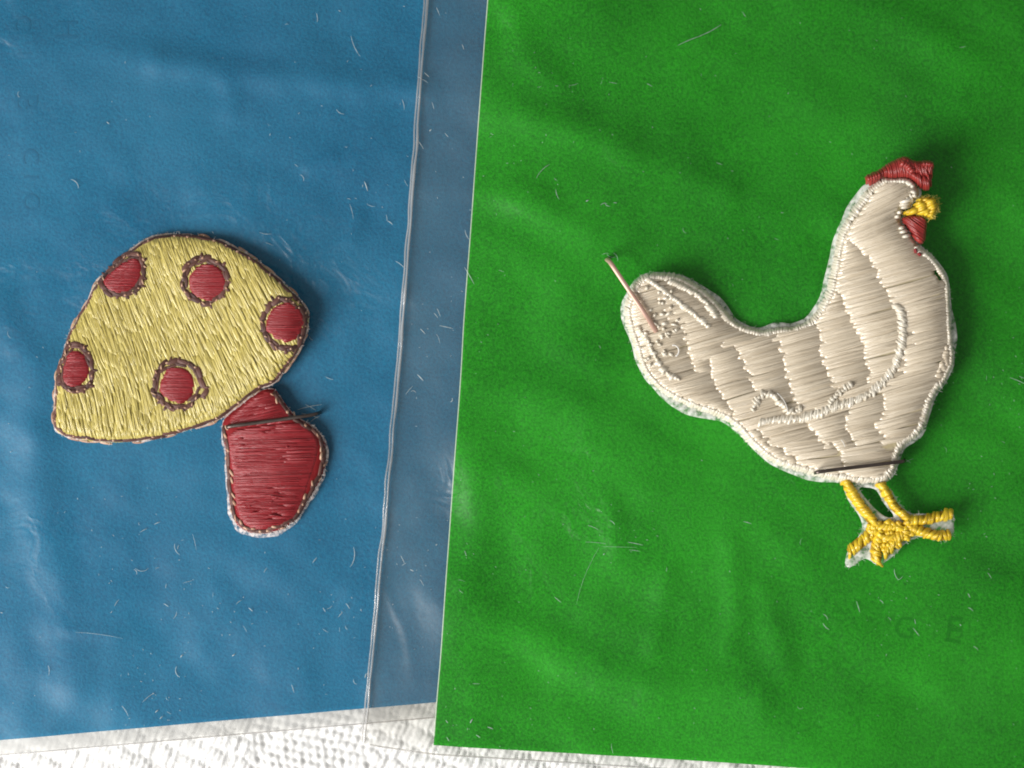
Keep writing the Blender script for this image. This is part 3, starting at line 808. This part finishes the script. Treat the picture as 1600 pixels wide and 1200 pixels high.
# satin border
bl = offset(resample(body, 3, True), -7.0)
th = Threads(lambda x, y: bp_.top(x, y) + .05)
Q = resample(bl, 4.3, True); T, N = normals(Q); sgn = 1 if area(Q) > 0 else -1
for i, p in enumerate(Q):
    x, y = p
    wd = 14.5
    if x < 1110 and y > 520: wd = 12
    if x > 1440 and 390 < y < 600: wd = 11; p = p + N[i] * sgn * 3.2
    if 1395 < x < 1445 and 320 < y < 385: continue
    if 1360 < x < 1440 and y < 305: wd = 11
    if 1425 < x < 1442 and 290 < y < 312: continue
    wd *= random.uniform(.72, 1.25); sl_ = .28 + random.gauss(0, .2)
    d = N[i] * math.cos(sl_) + T[i] * math.sin(sl_)
    th.add(p - d * wd / 2, p + d * wd / 2, random.uniform(4.6, 6.8), random.uniform(.05, .17), .15, random.gauss(0, .5))
th.filaments(1)
th.build('border_stitching', M['white'], chick)

# raised feather lines of the wing and the tail
wing = smooth_poly([(1403,478),(1410,495),(1412,520),(1407,547),(1400,572),(1385,592),(1365,612),(1345,622),(1325,630),(1305,634),(1286,645),(1260,652),(1238,655),(1212,656),(1190,660)], False, 1)
th = Threads(lambda x, y: bp_.top(x, y) + .20)
satin(th, wing, 16, 3.6, .5, .13, .15, 5.2, jit=.35)
satin(th, smooth_poly([(1330,600),(1316,612),(1303,621),(1298,634)], False, 1), 11, 5.2, .4, .24, .2, 6, jit=.3)
satin(th, smooth_poly([(1178,640),(1184,624),(1196,614),(1212,618),(1224,632),(1238,645),(1252,640)], False, 1), 13, 5.6, .4, .22, .2, 6, jit=.45)
th.filaments(1)
th.build('wing_stitching', M['white'], chick)
th = Threads(lambda x, y: bp_.top(x, y) + .14)
satin(th, smooth_poly([(1012,436),(1030,449),(1050,464),(1070,478),(1090,494),(1108,509)], False, 1), 13, 4.0, .5, .14, .17, 5.2, jit=.4)
satin(th, smooth_poly([(1048,438),(1066,446),(1084,456),(1100,467),(1112,480),(1121,494)], False, 1), 13, 4.0, .5, .12, .17, 5.2, jit=.4)
satin(th, smooth_poly([(998,512),(1012,528),(1022,552),(1034,574),(1050,588),(1062,592)], False, 1), 11, 5.2, .3, .2, .2, 5.6, jit=.5)
for _ in range(46):
    x = random.gauss(1030, 17); y = random.gauss(508, 42)
    if y < 450 or bp_.depth(np.array([x]), np.array([y]))[0] < 12: continue
    a = random.uniform(-1.2, .6); L = random.uniform(3, 7)
    th.add((x - math.cos(a) * L, y - math.sin(a) * L), (x + math.cos(a) * L, y + math.sin(a) * L), random.uniform(3.5, 5.5), .22, .2)
th.build('tail_stitching', M['white'], chick)
# two loose thread loops on the tail, some fly-away hairs on the wing
def tube(name, P, r, zf, m, parent, n=6, dz=.3, kind=None):
    P = np.asarray(P, float); T, N = normals(P, False); V = []; F = []
    for i, p in enumerate(P):
        z = float(zf(p[0], p[1])) + dz
        for k in range(n):
            b = 2 * math.pi * k / n; V.append((p[0] + N[i][0] * r * math.cos(b), p[1] + N[i][1] * r * math.cos(b), z + r / S * math.sin(b)))
    for i in range(len(P) - 1):
        for k in range(n): F.append([i * n + k, i * n + (k + 1) % n, (i + 1) * n + (k + 1) % n, (i + 1) * n + k])
    F += [list(range(n))[::-1], [(len(P) - 1) * n + k for k in range(n)]]
    o = mesh_obj(name, np.array(V), F, m, parent)
    if kind: o['kind'] = kind
    return o
aa = np.linspace(-1.9, 1.2, 14)
tube('loose_thread', np.c_[1054 + 8 * np.cos(aa), 548 + 9 * np.sin(aa)], 1.1, bp_.top, M['fuzz'], chick, dz=.55)
tube('loose_thread', smooth_poly([(1216,614),(1224,622),(1230,632),(1233,645)], False, 2), .6, bp_.top, M['fuzz'], chick, dz=.6)
tube('loose_thread', smooth_poly([(1314,687),(1318,692),(1320,698)], False, 2), .6, bp_.top, M['fuzz'], chick, dz=.5)
hairs('fuzz', edge_roots(body, 420), lambda x, y: chick_base(x, y) + .25, M['fuzz'], chick, (2.5, 8), .26, .9, .3)

# comb, wattle, beak
def small_field(name, poly, ang, pitch, w, m, pm, parent, T=.55, R=9, maxlen=1e9, lift=.14, thick=.2, zadd=.3, extra=0):
    poly = smooth_poly(poly, True, 1); pd = Pad(poly, lambda x, y: chick_base(x, y) + zadd, T, R)
    root = fill_mesh(name, offset(resample(poly, 3, True), -1), 4, lambda x, y: pd.top(x, y) - .06, pm, parent, .5)
    th = Threads(pd.top)
    for p0, p1 in scan(poly, math.radians(ang), pitch, maxlen=maxlen, minlen=3, jitter=.3, over=1.0):
        th.add(p0, p1, w * random.uniform(.85, 1.15), lift * random.uniform(.6, 1.3), thick, random.gauss(0, .5))
    th.build('stitching', m, root); return root, pd
comb = [(1351,277),(1361,270),(1371,268),(1385,257),(1398,251),(1409,246),(1416,246),(1421,251),(1432,254),(1443,252),(1455,253),(1456,265),(1453,277),(1453,297),(1438,298),(1430,287),(1418,279),(1406,278),(1391,280),(1380,276),(1371,284),(1360,291),(1353,286)]
c_o, c_p = small_field('comb', comb, 78, 2.7, 4.0, M['brick'], M['red_pad'], chick, .7, 8, maxlen=34)
th = Threads(lambda x, y: c_p.top(x, y) + .2)
satin(th, [(1356,280),(1364,278),(1371,275)], 13, 4, .2, .2, .22, 5); satin(th, [(1408,258),(1416,262),(1421,268)], 15, 4, .1, .2, .22, 5); satin(th, [(1440,258),(1452,258)], 10, 4, .1, .2, .2, 5)
th.build('stitching', M['brick'], c_o)
wat = [(1408,344),(1413,338),(1430,336),(1447,343),(1447,357),(1444,381),(1434,380),(1425,368),(1416,354)]
small_field('wattle', wat, 35, 2.7, 4.0, M['brick'], M['red_pad'], chick, .7, 8)
th = Threads(bp_.top); satin(th, [(1428,391),(1437,399)], 7, 3.5, .3, .25, .2, 4.5); th.build('red_stitching', M['red'], body_o)
beak = [(1408,331),(1424,326),(1429,315),(1438,309),(1457,308),(1463,319),(1461,334),(1453,344),(1438,337),(1411,336)]
b_o, b_p = small_field('beak', beak, -28, 3.6, 5.0, M['gold'], M['gold_pad'], chick, .8, 9, maxlen=22)
hairs('fuzz', edge_roots(smooth_poly(beak, True, 1), 130, where=lambda x, y: 1 if x > 1430 else .2), lambda x, y: chick_base(x, y) + .7, M['fuzz_y'], b_o, (3, 10), .3, .8, .3)
# stray white stitches by the eye
th = Threads(lambda x, y: bp_.top(x, y) + .15)
for (a, b) in [((1404,318),(1424,312)),((1403,322),(1423,318)),((1406,326),(1425,322)),((1420,300),(1430,304)),((1422,306),(1432,309)),((1400,334),(1410,331)),((1396,340),(1408,338)),((1402,358),(1416,354)),((1404,364),(1420,360)),((1408,371),(1424,367))]:
    th.add(a, b, 5.5, .24, .2)
th.build('cheek_stitching', M['white'], chick)

# legs and feet
foot_net = [(1318,757),(1328,785),(1346,807),(1351,825),(1344,841),(1326,864),(1323,887),(1333,889),(1353,873),(1363,877),(1372,885),(1382,882),(1403,866),(1417,848),(1442,837),(1477,848),(1494,835),(1492,825),(1494,804),(1486,798),(1466,803),(1442,803),(1423,803),(1407,788),(1389,757)]
gap_hole = smooth_poly([(1341,761),(1368,763),(1375,772),(1383,789),(1402,808),(1386,810),(1366,793),(1350,774)], True, 1)
zf_foot = lambda x, y: chick_base(x, y) + .28
fill_mesh('foot_backing', smooth_poly(foot_net, True, 1), 4, lambda x, y: chick_base(x, y) + .16, M['net'], chick, .06, holes=[gap_hole])
def rope(name, lines, parent, wd=15, pitch=6.2, slant=.75):
    root = None
    for P in lines:
        P = resample(smooth_poly(P, False, 1), 3); n = len(P)
        V = []; F = []; T, N = normals(P, False); K = 7
        for i, p in enumerate(P):
            e = min(1, i / 2, (n - 1 - i) / 2) if n > 4 else 1
            for k in range(K):
                a = math.pi * k / (K - 1); q = p + N[i] * math.cos(a) * wd * .42 * (.6 + .4 * e); V.append((q[0], q[1], float(chick_base(*q)) + .1 + .55 * math.sin(a) * (.5 + .5 * e)))
        for i in range(n - 1):
            for k in range(K - 1): F.append([i * K + k, i * K + k + 1, (i + 1) * K + k + 1, (i + 1) * K + k])
        o = mesh_obj('underlay' if root else name, np.array(V), F, M['gold_pad'], parent if root is None else root)
        if root is None: root = o
        def zt(x, y, P=P):
            d = seg_dist(np.asarray(x, float), np.asarray(y, float), P); return chick_base(x, y) + .1 + .58 * np.sqrt(np.clip(1 - (d / (wd * .46)) ** 2, 0, 1))
        th = Threads(zt)
        Q = resample(P, pitch); T, N = normals(Q, False)
        for i, p in enumerate(Q):
            sl_ = slant + random.gauss(0, .4); d = N[i] * math.cos(sl_) + T[i] * math.sin(sl_); L = wd * random.uniform(.95, 1.2)
            th.add(p - d * L / 2, p + d * L / 2, random.uniform(5.0, 9.5), random.uniform(.0, .2), .22, random.gauss(0, .8))
        th.filaments(2)
        th.build('stitching', M['gold'], root)
    return root
rope('leg', [[(1324,754),(1335,774),(1347,792),(1360,808),(1370,820)]], chick, 19)
rope('leg', [[(1377,757),(1388,774),(1398,792),(1412,804),(1422,814)]], chick, 17)
rope('foot', [[(1366,822),(1384,824),(1404,824),(1418,832)], [(1368,830),(1352,845),(1338,857),(1330,865)], [(1376,836),(1371,855),(1371,868),(1373,880)], [(1410,836),(1397,850),(1384,866)], [(1380,838),(1392,842),(1404,836)]], chick, 21, 7.0)
rope('foot', [[(1418,816),(1436,814),(1456,811),(1474,807),(1487,804)], [(1424,826),(1440,830),(1454,835),(1470,838),(1484,836)]], chick, 19, 7.0, .5)
mid = np.array([(1358,818),(1420,812),(1438,824),(1430,838),(1412,850),(1392,862),(1374,858),(1362,842)], float)
th = Threads(lambda x, y: chick_base(x, y) + .52)
for _ in range(120):
    x, y = random.uniform(1356, 1440), random.uniform(812, 864)
    if not inside(np.array(x), np.array(y), mid): continue
    a = random.choice((-.9, .6, -.5)) + random.gauss(0, .35); L = random.uniform(4, 8)
    th.add((x - math.cos(a) * L, y - math.sin(a) * L), (x + math.cos(a) * L, y + math.sin(a) * L), random.uniform(5.5, 8.5), random.uniform(.05, .25), .26)
th.build('foot_stitching', M['gold'], chick)
fx = rng.uniform(1325, 1490, 500); fy = rng.uniform(760, 885, 500)
ok = inside(fx, fy, smooth_poly(foot_net, True, 1)) & ~inside(fx, fy, gap_hole)
hairs('fuzz', [(a, b, random.gauss(0, 1), random.gauss(0, 1)) for a, b in zip(fx[ok][:90], fy[ok][:90])] + edge_roots(smooth_poly(foot_net, True, 1), 120), lambda x, y: chick_base(x, y) + .2, M['fuzz'], chick, (3, 8), .26, 1.5, .3)

# ================================================================== staples (each pinned through a patch)
def staple(pts, r, m, label, sx=1.0):
    """wire staple: pts = (x, y, z) centre line, bent legs at the ends"""
    P = np.array(pts, float); P = np.c_[P[:, 0], P[:, 1], P[:, 2] * S]
    for _ in range(2):
        A, B = P[:-1], P[1:]; Nn = np.empty((len(A) * 2, 3)); Nn[0::2] = .75 * A + .25 * B; Nn[1::2] = .25 * A + .75 * B; P = np.vstack([P[:1], Nn, P[-1:]])
    T = np.gradient(P, axis=0); T /= np.linalg.norm(T, axis=1)[:, None]
    main = P[-1] - P[0]; main[2] = 0; main /= np.linalg.norm(main); side = np.array([-main[1], main[0], 0.0]); n = 10; V = []; F = []
    for i, p in enumerate(P):
        up = np.cross(T[i], side); up /= np.linalg.norm(up) + 1e-9
        for k in range(n):
            b = 2 * math.pi * (k + .5) / n; cx = math.copysign(abs(math.cos(b)) ** .7, math.cos(b)); sy = math.copysign(abs(math.sin(b)) ** .7, math.sin(b))
            V.append(p + side * cx * r * sx + up * sy * r * .8)
    V = np.array(V); V[:, 2] /= S
    for i in range(len(P) - 1):
        for k in range(n): F.append([i * n + k, i * n + (k + 1) % n, (i + 1) * n + (k + 1) % n, (i + 1) * n + k])
    F += [list(range(n))[::-1], [(len(P) - 1) * n + k for k in range(n)]]
    o = mesh_obj('staple', np.array(V), F, m); tag(o, label, 'staple', 'wire staples holding the patches'); return o
zt = lambda x, y: float(bp_.top(np.array([x]), np.array([y]))[0])
fgz = lambda x, y: float(chick_base(x, y) - chick_lift(x, y))
ztail = max(zt(1000, 478), zt(1010, 495), zt(990, 465)) + .65
staple([(950, 404, fgz(950, 404) - .15), (950.5, 405, fgz(950, 404) + .9), (953, 409, ztail - .15), (965, 427, ztail), (985, 457, ztail + .1), (1005, 486, ztail), (1021, 510, zt(1020, 508) + .35), (1026, 517, zt(1026, 517) + .05), (1027, 519, zt(1026, 517) - .3)], 3.7, M['steel'], 'coppery wire staple pinning the tail of the chicken patch')
zb_ = max(zt(1300, 733), zt(1340, 728), zt(1380, 724)) + .45
staple([(1274, 739, zb_ - 1.1), (1274.5, 738, zb_ - .25), (1278, 737, zb_), (1310, 732.6, zb_ + .02), (1350, 728, zb_ + .02), (1395, 722.5, zb_), (1408, 721, zb_ - .1), (1414, 720, zb_ - .6), (1416, 719.5, zb_ - 2.2)], 2.9, M['dark_steel_and_reflection'], 'wire staple, its dark reflection painted in, across the belly of the chicken patch above its legs')
CUR = MS
zm = lambda x, y: float(sp_.top(np.array([x]), np.array([y]))[0])
zs_ = max(zm(380, 660), zm(420, 657), zm(450, 654)) + .14
staple([(353, 668, zs_ - .9), (354, 667.5, zs_ - .2), (360, 666, zs_), (400, 661, zs_), (450, 654, zs_), (484, 649, zs_ - .1), (494, 646.5, zs_ - .3), (497, 645.5, zs_ - .9), (497.5, 645.3, float(film_blue(497, 645)) - .05)], 2.9, M['dark_steel_and_reflection'], 'dark wire staple across the red stem of the mushroom patch')
CUR = None

# ================================================================== lint and scratches on the sleeves
def lint(name, items, zf, label, parent=None):
    V = []; F = []; NS = 6
    for (x, y, a, L, curl, r) in items:
        k0 = len(V); px, py = x, y
        for i in range(NS):
            t = i / (NS - 1); aa = a + curl * (t - .5)
            if i: px += math.cos(aa) * L / (NS - 1); py += math.sin(aa) * L / (NS - 1)
            z = float(zf(px, py)) + .02; rr = .52 * r * (.45 + .55 * math.sin(math.pi * t))
            for k in range(3):
                b = k * 2.0944 + .5; V.append((px - math.sin(aa) * rr * math.cos(b), py + math.cos(aa) * rr * math.cos(b), z + .7 * rr / S * math.sin(b)))
        for i in range(NS - 1):
            for k in range(3):
                p = k0 + i * 3; F.append([p + k, p + (k + 1) % 3, p + 3 + (k + 1) % 3, p + 3 + k])
    o = mesh_obj(name, np.array(V), F, M['lint'], parent); tag(o, label, 'lint', kind='stuff'); return o
def L_(x, y, x2, y2, curl=.6, r=.8):
    return (x, y, math.atan2(y2 - y, x2 - x), math.hypot(x2 - x, y2 - y) * 1.08, curl, r)
def not_on_patch(x, y, side):
    if side == 'b': return cp.depth(np.array([x]), np.array([y]))[0] < -6 and (sp_.depth(np.array([x]), np.array([y]))[0] < -8 or not (320 < x < 530 and 590 < y < 860))
    return bp_.depth(np.array([x]), np.array([y]))[0] < -6 and not (1310 < x < 1500 and 745 < y < 895)
items = [L_(494,20,496,33), L_(548,55,560,86,-.5,.8), L_(628,155,632,170), L_(569,283,574,297,.3,1.5), L_(546,318,552,340,.2,.6), L_(110,280,124,292,1.5,1.1), L_(166,190,170,193,.3,1.4),
    L_(603,335,605,345,.3,.7), L_(606,345,613,350,.4,1.3), L_(618,408,632,418,.5,.9), L_(552,855,550,886,1.0,1.0), L_(272,850,278,868,-1.2,.9), L_(300,835,306,858,.2,.5), L_(208,890,214,898,1.8,.8), L_(210,888,232,892,-1.8,.6),
    L_(178,948,184,938,.4,.7), L_(275,1042,277,1060,-1.6,1.1), L_(75,1040,77,1054,.8,.9), L_(455,1070,459,1082,.2,.8), L_(190,1103,200,1118,.4,.8), L_(222,1098,238,1084,.3,.7), L_(242,1114,246,1110,.2,1.5), L_(249,1124,253,1120,.2,1.4),
    L_(552,1062,556,1071,-1.6,.8), L_(570,1060,572,1053,.2,1.6), L_(281,1028,284,1024,.2,1.5), L_(362,1026,366,1023,.2,1.6), L_(488,880,494,872,.3,.9), L_(412,895,416,888,.2,.7), L_(285,912,298,908,.3,.5), L_(255,944,262,948,.3,1.2),
    L_(368,945,376,938,.5,.7), L_(388,950,394,955,.2,1.2), L_(504,950,508,956,.3,.9), L_(540,943,546,951,.3,1.0), L_(528,965,534,958,.3,.8), L_(240,820,248,816,.4,.9), L_(118,988,186,996,.2,.5),
    L_(483,525,488,532,-1.4,.8), L_(405,363,422,366,-.5,.7), L_(414,379,426,383,.4,.6), L_(465,640,500,632,.2,.8), L_(470,646,496,652,.3,.9), L_(476,632,492,640,.3,.7), L_(484,660,498,650,.4,.8)]
while len(items) < 210:
    x, y = random.uniform(0, 655), random.uniform(0, 1150)
    if random.random() < .6: x, y = random.choice([(400, 960), (560, 300), (540, 955), (230, 1090), (300, 930), (470, 200), (200, 830)]); x += random.gauss(0, 45); y += random.gauss(0, 35)
    if x > green_left(y) - 12 or y > blue_edge(x) - 4 or not not_on_patch(x, y, 'b'): continue
    big = random.random() < .15
    items.append((x, y, random.uniform(0, 6.28) if random.random() < .4 else random.gauss(.9, .5), random.uniform(5, 15) if big else random.uniform(1.2, 4.0), random.gauss(0, .9), random.uniform(.4, .8) if big else random.uniform(.35, 1.0)))
lint('lint', items, film_blue, 'tiny white lint fibres and scratches scattered over the blue packet')
gi = [L_(650,215,661,231,.1,.9), L_(726,418,740,442,.1,1.0), L_(727,360,732,374,-.8,.9), L_(675,160,678,170,.2,.7), L_(682,12,687,24,.2,.8), L_(722,70,725,78,.3,.9), L_(663,114,670,120,.2,.9), L_(652,120,668,129,.2,.6), L_(671,205,674,202,.1,1.6), L_(695,208,700,214,.2,.9),
    L_(683,482,688,494,.2,.9), L_(678,489,684,496,.2,.9), L_(687,509,706,513,.1,.9), L_(657,514,664,521,.2,1.2), L_(682,522,688,536,.6,.5), L_(652,585,661,594,.2,1.4), L_(634,616,644,604,.1,.7), L_(642,612,651,612,2.2,.8), L_(704,628,708,622,-2,1.3), L_(626,868,632,880,.2,.8), L_(628,884,634,880,.3,.7), L_(641,890,646,892,.2,1.4), L_(656,905,662,914,.3,.6), L_(681,852,683,850,.2,1.6),
    L_(1058,73,1092,58,.2,.8), L_(1092,58,1124,42,-.3,.9), L_(951,130,963,132,.2,.5), L_(1010,132,1018,136,.2,.7), L_(838,280,856,258,.7,.7), L_(868,297,872,312,-.6,.7), L_(915,316,919,314,.2,1.6), L_(938,322,948,318,1.6,.9), L_(945,320,952,324,-1,.8), L_(958,318,963,318,.2,.9),
    L_(952,812,960,818,.9,.9), L_(918,820,934,826,.3,.6), L_(914,846,944,848,.1,.4), L_(940,853,990,854,.05,.35), L_(980,846,1002,850,.1,.8), L_(982,858,998,860,.2,.6), L_(900,945,930,860,.35,.35), L_(866,932,876,940,.2,.7), L_(942,866,944,864,.2,1.5), L_(726,860,729,868,.2,.7), L_(1160,814,1172,817,.3,.8), L_(1284,958,1292,966,1.2,.8), L_(1284,972,1292,982,-.8,.9),
    L_(1395,888,1400,905,-.9,.9), L_(1400,905,1408,900,-1,.6), L_(1336,938,1341,954,.1,.8), L_(1372,936,1378,941,.9,.9), L_(1424,980,1433,991,.2,.8), L_(1510,926,1513,932,.2,.9), L_(1518,1008,1525,1013,.5,.7), L_(1541,894,1546,902,.2,.6), L_(1426,966,1428,973,.3,.7), L_(1510,948,1518,953,.8,.8), L_(1497,974,1499,976,.2,1.6),
    L_(955,1160,957,1175,-.5,.5), L_(735,1128,738,1122,.2,1.6), L_(762,1134,770,1137,.3,1.2), L_(744,1146,750,1150,.3,1.0), L_(697,1124,700,1128,.2,.9), L_(698,1150,702,1156,.2,.8), L_(680,1166,686,1176,.9,1.0), L_(1575,590,1600,600,.3,.7), L_(1590,588,1600,592,.2,.6), L_(948,398,960,404,-1.5,.6), L_(958,396,966,408,1.2,.7), L_(940,399,950,396,1,.5), L_(1408,716,1420,722,.4,.6), L_(1412,722,1424,716,.3,.5)]
while len(gi) < 380:
    x, y = random.uniform(590, 1600), random.uniform(0, 1190)
    if random.random() < .55: x, y = random.choice([(880, 150), (960, 840), (1420, 950), (1560, 620), (1540, 760), (780, 280), (700, 1130), (650, 880), (670, 500)]); x += random.gauss(0, 60); y += random.gauss(0, 45)
    if x < green_left(y) + 8 or y > film_bottom(x) - 6 or not not_on_patch(x, y, 'g'): continue
    big = random.random() < .10
    gi.append((x, y, random.uniform(0, 6.28) if random.random() < .4 else random.gauss(.8, .5), random.uniform(4, 12) if big else random.uniform(1.0, 3.4), random.gauss(0, .9), random.uniform(.3, .6) if big else random.uniform(.3, .8)))
lint('lint', gi, film_green, 'tiny white lint fibres and scratches scattered over the green packet')
